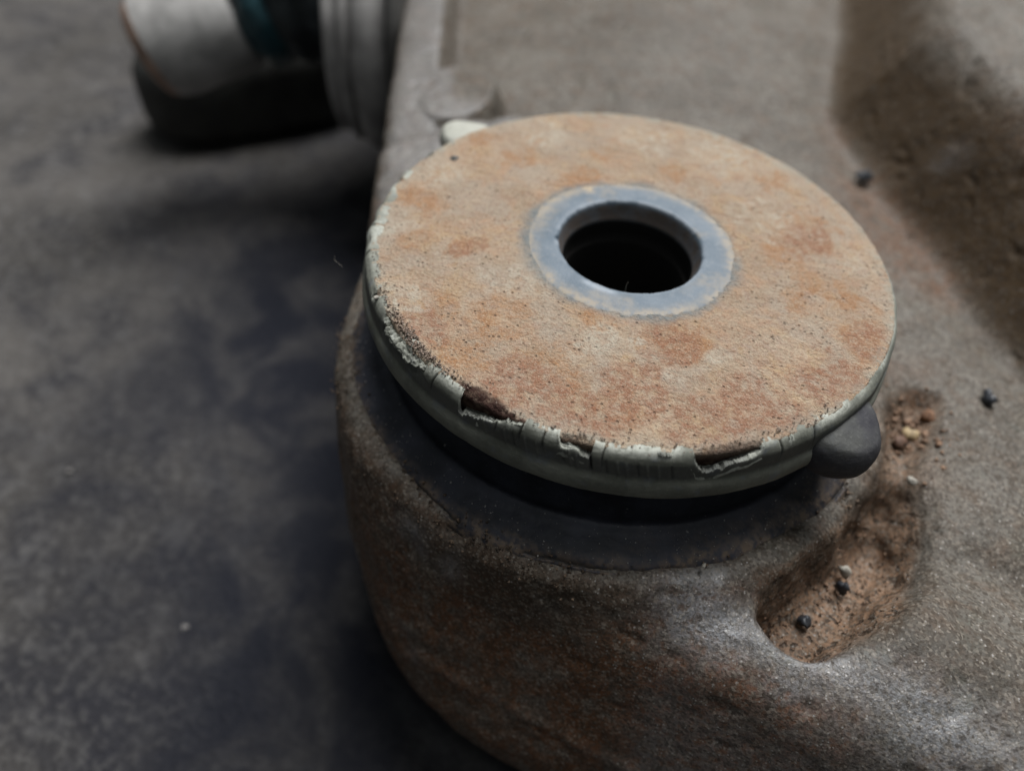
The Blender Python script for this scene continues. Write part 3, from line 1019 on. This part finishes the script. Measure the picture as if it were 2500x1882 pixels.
for i, (a_, r_, z_, s_) in enumerate([(-138.6, 1.012, -0.020, 0.020), (-136.2, 1.018, -0.028, 0.025), (-133.6, 1.020, -0.030, 0.027),
                                      (-131.0, 1.018, -0.026, 0.024), (-128.6, 1.020, -0.030, 0.026), (-126.4, 1.016, -0.026, 0.022),
                                      (-134.8, 0.992, -0.006, 0.012), (-131.8, 0.990, -0.006, 0.013), (-128.9, 0.991, -0.005, 0.012),
                                      (-124.6, 1.012, -0.02, 0.018)]):
    build_curl(a_, r_, z_, s_, 400 + i * 7)

def build_flake(top, bot, rbase, thick, seed, label, worn=0.0):
    """a torn tongue of rubber clinging to the edge; top and bot are (azimuth, z) outlines"""
    top, bot = np.array(top), np.array(bot)
    n_, m_ = 90, 14
    u = np.linspace(0, 1, n_)
    v = np.linspace(0, 1, m_)
    lt = lambda q, t: np.stack([np.interp(t * (len(q) - 1), np.arange(len(q)), q[:, 0]), np.interp(t * (len(q) - 1), np.arange(len(q)), q[:, 1])], -1)
    T, B = lt(top, u), lt(bot, u)
    T[:, 1] += 0.006 * n1(u * 14, seed) + 0.003 * n1(u * 40, seed + 1)
    B[:, 1] += 0.008 * n1(u * 10, seed + 2) + 0.005 * n1(u * 34, seed + 3)
    G = T[:, None] + v[None, :, None] * (B - T)[:, None]
    front, back = [], []
    az, z = G[..., 0] * D2R, G[..., 1]
    P0 = np.stack([np.cos(az), np.sin(az), z], -1).reshape(-1, 3)
    bumpy = (0.006 * fbm(P0, 16, 3, seed + 5) + 0.004 * fbm(P0, 45, 2, seed + 6)).reshape(n_, m_)
    edge = (np.sin(np.pi * v)[None, :] ** 0.4) * (np.sin(np.pi * np.clip(u, 0.001, 0.999))[:, None] ** 0.3)
    ro = rbase + thick * edge + bumpy * edge - 0.020 * (1 - v)[None, :]
    ri = ro - thick * 0.8 - 0.004
    mk = lambda r_: np.stack([r_ * np.cos(az), r_ * np.sin(az), z], -1).reshape(-1, 3)
    V = np.concatenate([mk(ro), mk(ri)])
    Fo = grid_faces(n_, m_, False, flip=True)
    F = np.concatenate([Fo, Fo[:, ::-1] + n_ * m_])
    rimi = list(range(m_)) + [i * m_ + m_ - 1 for i in range(1, n_)] + [(n_ - 1) * m_ + j for j in range(m_ - 2, -1, -1)] + [i * m_ for i in range(n_ - 2, 0, -1)]
    rimi = np.array(rimi)
    nx_ = np.roll(rimi, -1)
    F = np.concatenate([F, np.stack([rimi, nx_, nx_ + n_ * m_, rimi + n_ * m_], -1)])
    t = np.clip(0.85 + 0.4 * fbm(V, 20, 3, seed + 8), 0, 1)
    o = mesh('rubber_flake', V, F, RUBBER, bush, attrs=dict(torn=t * (1 - worn), worn=np.full(len(V), worn * 0.5)))
    return tag(o, label)


build_flake([(-71.0, -0.040), (-69.6, -0.078), (-68.0, -0.082), (-65.5, -0.066), (-63.0, -0.044), (-60.5, -0.036), (-58.4, -0.022)],
            [(-71.4, -0.052), (-70.0, -0.105), (-68.3, -0.122), (-66.8, -0.118), (-64.0, -0.088), (-61.0, -0.076), (-58.2, -0.046)],
            1.030, 0.012, 700, 'pale torn rubber tongue at the lower right of the edge')
build_flake([(-113.6, -0.070), (-112.0, -0.062), (-110.0, -0.050), (-107.4, -0.036)],
            [(-113.8, -0.088), (-112.0, -0.096), (-109.6, -0.092), (-107.0, -0.058)], 1.028, 0.010, 720,
            'pale torn rubber strip beside the red-brown notch')
build_flake([(-94.4, -0.030), (-93.0, -0.022), (-91.0, -0.030), (-89.0, -0.044)],
            [(-94.6, -0.060), (-93.0, -0.064), (-91.0, -0.070), (-88.9, -0.086)], 1.030, 0.008, 740,
            'bluish torn rubber lump in the front notch', 0.45)

# loose rubber crumbs and rust flakes caught along the lip: too many to pick apart
TET = np.array([(1, 1, 1), (-1, -1, 1), (-1, 1, -1), (1, -1, -1)], float) * 0.6
TETF = np.array([(0, 1, 2), (0, 3, 1), (0, 2, 3), (1, 3, 2)])


def crumbs(name, pts, sizes, material, parent, seed):
    r_ = np.random.default_rng(seed)
    V, F = [], []
    for i, (p, s) in enumerate(zip(pts, sizes)):
        q, _ = np.linalg.qr(r_.normal(size=(3, 3)))
        v = (TET * (0.6 + 0.8 * r_.random((4, 3)))) @ q.T * s + p
        V.append(v)
        F.append(TETF + 4 * i)
    return mesh(name, np.concatenate(V), np.concatenate(F), material, parent, smooth=False,
                attrs=dict(torn=np.full(4 * len(pts), 0.4), worn=np.zeros(4 * len(pts))))


pts, sz = [], []
for _ in range(420):
    a_ = rng.normal(-130, 5.5)
    r_ = rng.normal(0.985, 0.012)
    pts.append((r_ * math.cos(a_ * D2R), r_ * math.sin(a_ * D2R), 0.004 + 0.006 * rng.random()))
    sz.append(0.0025 + 0.005 * rng.random() ** 2)
for _ in range(300):
    a_ = rng.uniform(-160, -40)
    r_ = rng.normal(0.982, 0.010)
    pts.append((r_ * math.cos(a_ * D2R), r_ * math.sin(a_ * D2R), 0.004 + 0.004 * rng.random()))
    sz.append(0.002 + 0.004 * rng.random() ** 2)
o = crumbs('rubber_crumbs', pts, sz, plain('crumb_dirt', (0.17, 0.125, 0.095)), bush, 5)
tag(o, kind='stuff')

# ------------------------------------------------------------------ far left: second bushing with a horizontal pin
A0 = np.array((-2.15, 3.95, -0.30))
AX = np.array((-0.83, -0.50, -0.34))
AX /= np.linalg.norm(AX)
E1 = np.cross(AX, (0, 0, 1))
E1 /= np.linalg.norm(E1)
E2 = np.cross(E1, AX)

pivot = thing('ball_joint', 'blurred ball joint with a pale metal stud sleeve sticking out at upper left', 'ball joint',
              W3(*(A0 - np.array((0, 0, 0.9)))))


def basis(a):
    a = np.array(a, float) / np.linalg.norm(a)
    e1 = np.cross(a, (0, 0, 1))
    e1 /= np.linalg.norm(e1)
    return a, e1, np.cross(e1, a)


STUD = (A0, AX, E1, E2)
HOUSING = (np.array((-2.10, 3.42, -0.85)), *basis((-0.97, -0.24, 0.0)))


def axis_lathe(name, prof, material, nt=96, seed=0, amp=0.0, squash=1.0, parent=pivot, on=STUD):
    A0, AX, E1, E2 = on
    prof = np.asarray(prof, float)
    t = np.linspace(0, 2 * np.pi, nt, endpoint=False)
    s, r_ = prof[:, 0], prof[:, 1]
    P = A0 + s[None, :, None] * AX + r_[None, :, None] * (np.cos(t)[:, None, None] * E1 + squash * np.sin(t)[:, None, None] * E2)
    P = P.reshape(-1, 3)
    if amp:
        P = P + amp * fbm(P, 5, 3, seed)[:, None] * np.array((0.6, 0.6, 0.6))
    return mesh(name, P, grid_faces(nt, len(prof), flip=True), material, parent)


STEEL = plain('pale_sleeve_metal', (0.40, 0.385, 0.365), 0.38, 0.1, 0.3, 9 * MM)
COPPER = plain('rusted_sleeve_end', (0.34, 0.22, 0.16), 0.6, 0.1, 0.3, 5 * MM)
DARKR = plain('dark_rubber', (0.028, 0.034, 0.036), 0.55, 0, 0.4, 8 * MM)
TEAL = plain('teal_grease', (0.02, 0.055, 0.065), 0.35, 0, 0.4, 8 * MM)
RINGM = plain('grey_ring_metal', (0.31, 0.295, 0.28), 0.55, 0.1, 0.3, 9 * MM)
axis_lathe('sleeve', [(1.62, 0.28), (1.62, 0.36), (1.64, 0.41), (1.70, 0.43), (1.9, 0.435), (2.25, 0.43), (2.36, 0.40)], STEEL)
axis_lathe('sleeve_end', [(2.36, 0.40), (2.43, 0.36), (2.46, 0.30), (2.44, 0.24), (2.38, 0.16), (2.1, 0.15)], COPPER)
axis_lathe('rubber_boot', [(0.30, 0.72), (0.56, 0.80), (0.76, 0.74), (0.84, 0.66), (0.92, 0.56), (1.00, 0.62), (1.08, 0.66), (1.16, 0.56), (1.24, 0.60), (1.32, 0.54), (1.45, 0.42), (1.66, 0.34)],
           DARKR, amp=0.10, seed=601)
axis_lathe('grease_ring', [(1.35, 0.44), (1.42, 0.50), (1.52, 0.48), (1.60, 0.42), (1.58, 0.34)], TEAL, amp=0.09, seed=603)
axis_lathe('outer_ring', [(0.34, 0.78), (0.37, 0.88), (0.42, 0.90), (0.46, 0.86), (0.47, 0.80), (0.51, 0.83), (0.56, 0.82), (0.58, 0.76), (0.54, 0.68), (0.46, 0.62), (0.44, 0.05)], RINGM, on=HOUSING)
axis_lathe('housing_ring', [(0.06, 0.86), (0.10, 0.92), (0.15, 0.96), (0.22, 0.98), (0.30, 0.96), (0.36, 0.90), (0.37, 0.80)], RINGM, amp=0.02, seed=605, on=HOUSING)

# dark foot of the side housing on the floor
KH = plain('dark_housing', (0.024, 0.024, 0.021), 0.6, 0, 0.4, 8 * MM)


def rounded_block(name, c, half, rotz, material, parent, seed, p=0.28):
    P, F = ellipsoid(56, 36)
    S = np.sign(P) * np.abs(P) ** p
    nrm_ = np.array(half)
    Q = S * nrm_
    Q = Q + 0.03 * fbm(Q, 3, 3, seed)[:, None] * P
    cz, sz_ = math.cos(rotz), math.sin(rotz)
    V = np.stack([c[0] + Q[:, 0] * cz - Q[:, 1] * sz_, c[1] + Q[:, 0] * sz_ + Q[:, 1] * cz, c[2] + Q[:, 2]], -1)
    return mesh(name, V, F, material, parent)


rounded_block('housing_foot', (-4.10, 4.15, -1.96), (1.10, 0.50, 0.52), math.atan2(AX[1], AX[0]) + 0.15, KH, pivot, 611, 0.62)

HW = plain('grimy_web', (0.050, 0.048, 0.044), 0.65, 0, 0.5, 7 * MM)
axis_lathe('housing_skirt', [(-0.02, 0.20), (-0.02, 0.95), (0.00, 1.06), (0.04, 1.10), (0.08, 1.07), (0.10, 0.99), (0.10, 0.90)], HW, amp=0.03, seed=613, on=HOUSING)

# ------------------------------------------------------------------ grit
GRIT_MESH = []


def grit(name, label, cat, p, s, material, seed, flat=0.75):
    P, F = ellipsoid(9, 7)
    Q = P * (1 + 0.95 * fbm(P, 1.5, 2, seed))[:, None]
    Q = Q * np.array((1.0, 0.85, flat)) * s
    th = seed * 1.7
    c, s_ = math.cos(th), math.sin(th)
    V = np.stack([p[0] + Q[:, 0] * c - Q[:, 1] * s_, p[1] + Q[:, 0] * s_ + Q[:, 1] * c, p[2] + Q[:, 2] + s * flat * 0.3], -1)
    o = mesh(name, V, F, material, None, origin=W3(*p), smooth=False)
    return tag(o, label, cat)


BLACK = plain('black_grit', (0.022, 0.024, 0.028), 0.45, 0, 0.4, 0.8 * MM)
WHITE = plain('white_grit', (0.27, 0.25, 0.21), 0.6, 0, 0.2, 0.8 * MM)
TAN = plain('tan_grit', (0.36, 0.27, 0.15), 0.6, 0, 0.3, 0.8 * MM)
grit('dark_crumb', 'black crumb lying alone on the grey arm, right of the disc', 'grit', (1.678, 0.188, -0.60), 0.036, BLACK, 3, 1.0)
grit('dark_crumb', 'black pebble in the rusty pocket, beside the pale pebble', 'grit', (1.07, -0.814, -0.775), 0.026, BLACK, 5, 1.0)
grit('dark_crumb', 'black pebble in the rusty pocket, nearest its pointed left end', 'grit', (0.917, -0.993, -0.765), 0.024, BLACK, 7)
grit('pale_pebble', 'pale cream pebble in the rusty pocket above a black pebble', 'grit', (1.085, -0.735, -0.78), 0.026, WHITE, 9)
grit('tan_pebble', 'yellowish pebble in the gravelly crevice beside the dark rubber ear', 'grit', (1.361, -0.041, -0.68), 0.034, TAN, 11)
grit('pale_crumb', 'pale crumb on the arm below the gravelly crevice', 'grit', (1.299, -0.365, -0.60), 0.019, WHITE, 13)
grit('dark_crumb', 'grey crumb resting on the upper left of the rusty disc', 'grit', (-0.824, 0.356, 0.0), 0.021, plain('grey_grit', (0.10, 0.10, 0.095)), 15, 0.5)
grit('dark_crumb', 'black crumb at the foot of the brown wall, upper right', 'grit', (1.262, 1.885, -0.60), 0.045, BLACK, 17)
grit('pale_crumb', 'tiny pale crumb on the black rubber skirt below the disc', 'grit', (0.482, -1.03, -0.49), 0.0085, WHITE, 19)
grit('pale_flake', 'tiny pale flake on the rusty disc near the crumbling left edge', 'grit', (-0.83, -0.585, 0.002), 0.009, WHITE, 21, 0.4)
grit('rust_grain', 'brown grain in the gravelly crevice, nearest the dark rubber ear', 'grit', (1.30, -0.12, -0.66), 0.032, plain('rust_grit', (0.10, 0.055, 0.035)), 23)
grit('rust_grain', 'brown grain at the far right end of the gravelly crevice', 'grit', (1.43, 0.06, -0.65), 0.030, plain('rust_grit_far', (0.17, 0.09, 0.05)), 25)

# loose sand in the pocket and crevice: a mass nobody could count
pts, sz = [], []
PX = np.array(POCKET)
while len(pts) < 420:
    x_, y_ = rng.uniform(0.68, 1.34), rng.uniform(-1.23, -0.36)
    if poly_sd(np.array([x_]), np.array([y_]), POCKET)[0] < -0.03:
        pts.append((x_, y_, float(top_height(np.array([x_]), np.array([y_]))[0]) + 0.006))
        sz.append(0.003 + 0.008 * rng.random() ** 3)
for _ in range(200):
    x_, y_ = rng.normal(1.34, 0.07), rng.normal(-0.06, 0.10)
    pts.append((x_, y_, float(top_height(np.array([x_]), np.array([y_]))[0]) + 0.006))
    sz.append(0.006 + 0.018 * rng.random() ** 3)
o = crumbs('pocket_sand', pts, sz, plain('rusty_sand', (0.17, 0.105, 0.066), 0.8, 0, 0.5, 1.0 * MM), arm, 6)
tag(o, kind='stuff')

pts, sz = [], []
for _ in range(1500):
    a_ = rng.uniform(-172, -20)
    r_ = rng.normal(1.165, 0.028)
    z_ = float(np.interp(r_, [1.06, 1.105, 1.14, 1.17, 1.21], [-0.492, -0.512, -0.538, -0.556, -0.585])) + 0.004
    pts.append((r_ * math.cos(a_ * D2R), r_ * math.sin(a_ * D2R), z_))
    sz.append(0.0025 + 0.0075 * rng.random() ** 3)
o = crumbs('rim_dirt', pts, sz, plain('brown_dust', (0.085, 0.058, 0.038), 0.8, 0, 0.6, 1.5 * MM), arm, 9)
tag(o, kind='stuff')

# light dust specks on the black skirt and the rim of the eye
pts, sz = [], []
while len(pts) < 420:
    a_ = rng.uniform(-165, -25)
    r_ = rng.normal(1.07, 0.045)
    if not 0.95 < r_ < 1.135:
        continue
    z_ = float(np.interp(r_, [0.92, 1.00, 1.06, 1.105, 1.14], [-0.455, -0.475, -0.492, -0.512, -0.540])) + 0.006
    pts.append((r_ * math.cos(a_ * D2R), r_ * math.sin(a_ * D2R), z_))
    sz.append(0.0010 + 0.0032 * rng.random() ** 4)
o = crumbs('dust_specks', pts, sz, plain('pale_dust', (0.50, 0.48, 0.44), 0.6), bush, 8)
tag(o, kind='stuff')


def fibre(label, path, rad):
    cu = bpy.data.curves.new('lint_fibre', 'CURVE')
    cu.dimensions = '3D'
    cu.bevel_depth = rad * R
    cu.bevel_resolution = 1
    sp_ = cu.splines.new('BEZIER')
    sp_.bezier_points.add(len(path) - 1)
    o0 = W3(*path[0])
    for b_, p_ in zip(sp_.bezier_points, path):
        b_.co = W3(*p_) - o0
        b_.handle_left_type = b_.handle_right_type = 'AUTO'
    cu.materials.append(WHITE)
    dg_o = bpy.data.objects.new('lint_fibre', cu)
    me = dg_o.to_mesh().copy()
    bpy.data.objects.remove(dg_o)
    o = link('lint_fibre', me, None, o0)
    return tag(o, label, 'lint')


fibre('thin pale lint fibre curling off the left edge of the disc', [(-1.04, -0.40, -0.06), (-1.06, -0.39, -0.055), (-1.075, -0.385, -0.05), (-1.078, -0.375, -0.035)], 0.0004)
fibre('tiny upright lint fibre at the near edge of the zinc hole', [(0.02, -0.262, -0.02), (0.018, -0.26, 0.01), (0.022, -0.255, 0.025)], 0.0006)

# grit lying out on the floor, blurred
for lb, x_, y_, s_ in [('tiny pale grain on the floor beside the lower arm', -2.015, -1.074, 0.020),
                       ('tiny pale grain on the bare floor near the left edge', -3.29, -0.311, 0.022)]:
    grit('floor_stone', lb, 'grit', (x_, y_, -ZF + 0.0), s_, plain('floor_grit', (0.16, 0.15, 0.14)), int(30 + x_ * 3), 0.7)
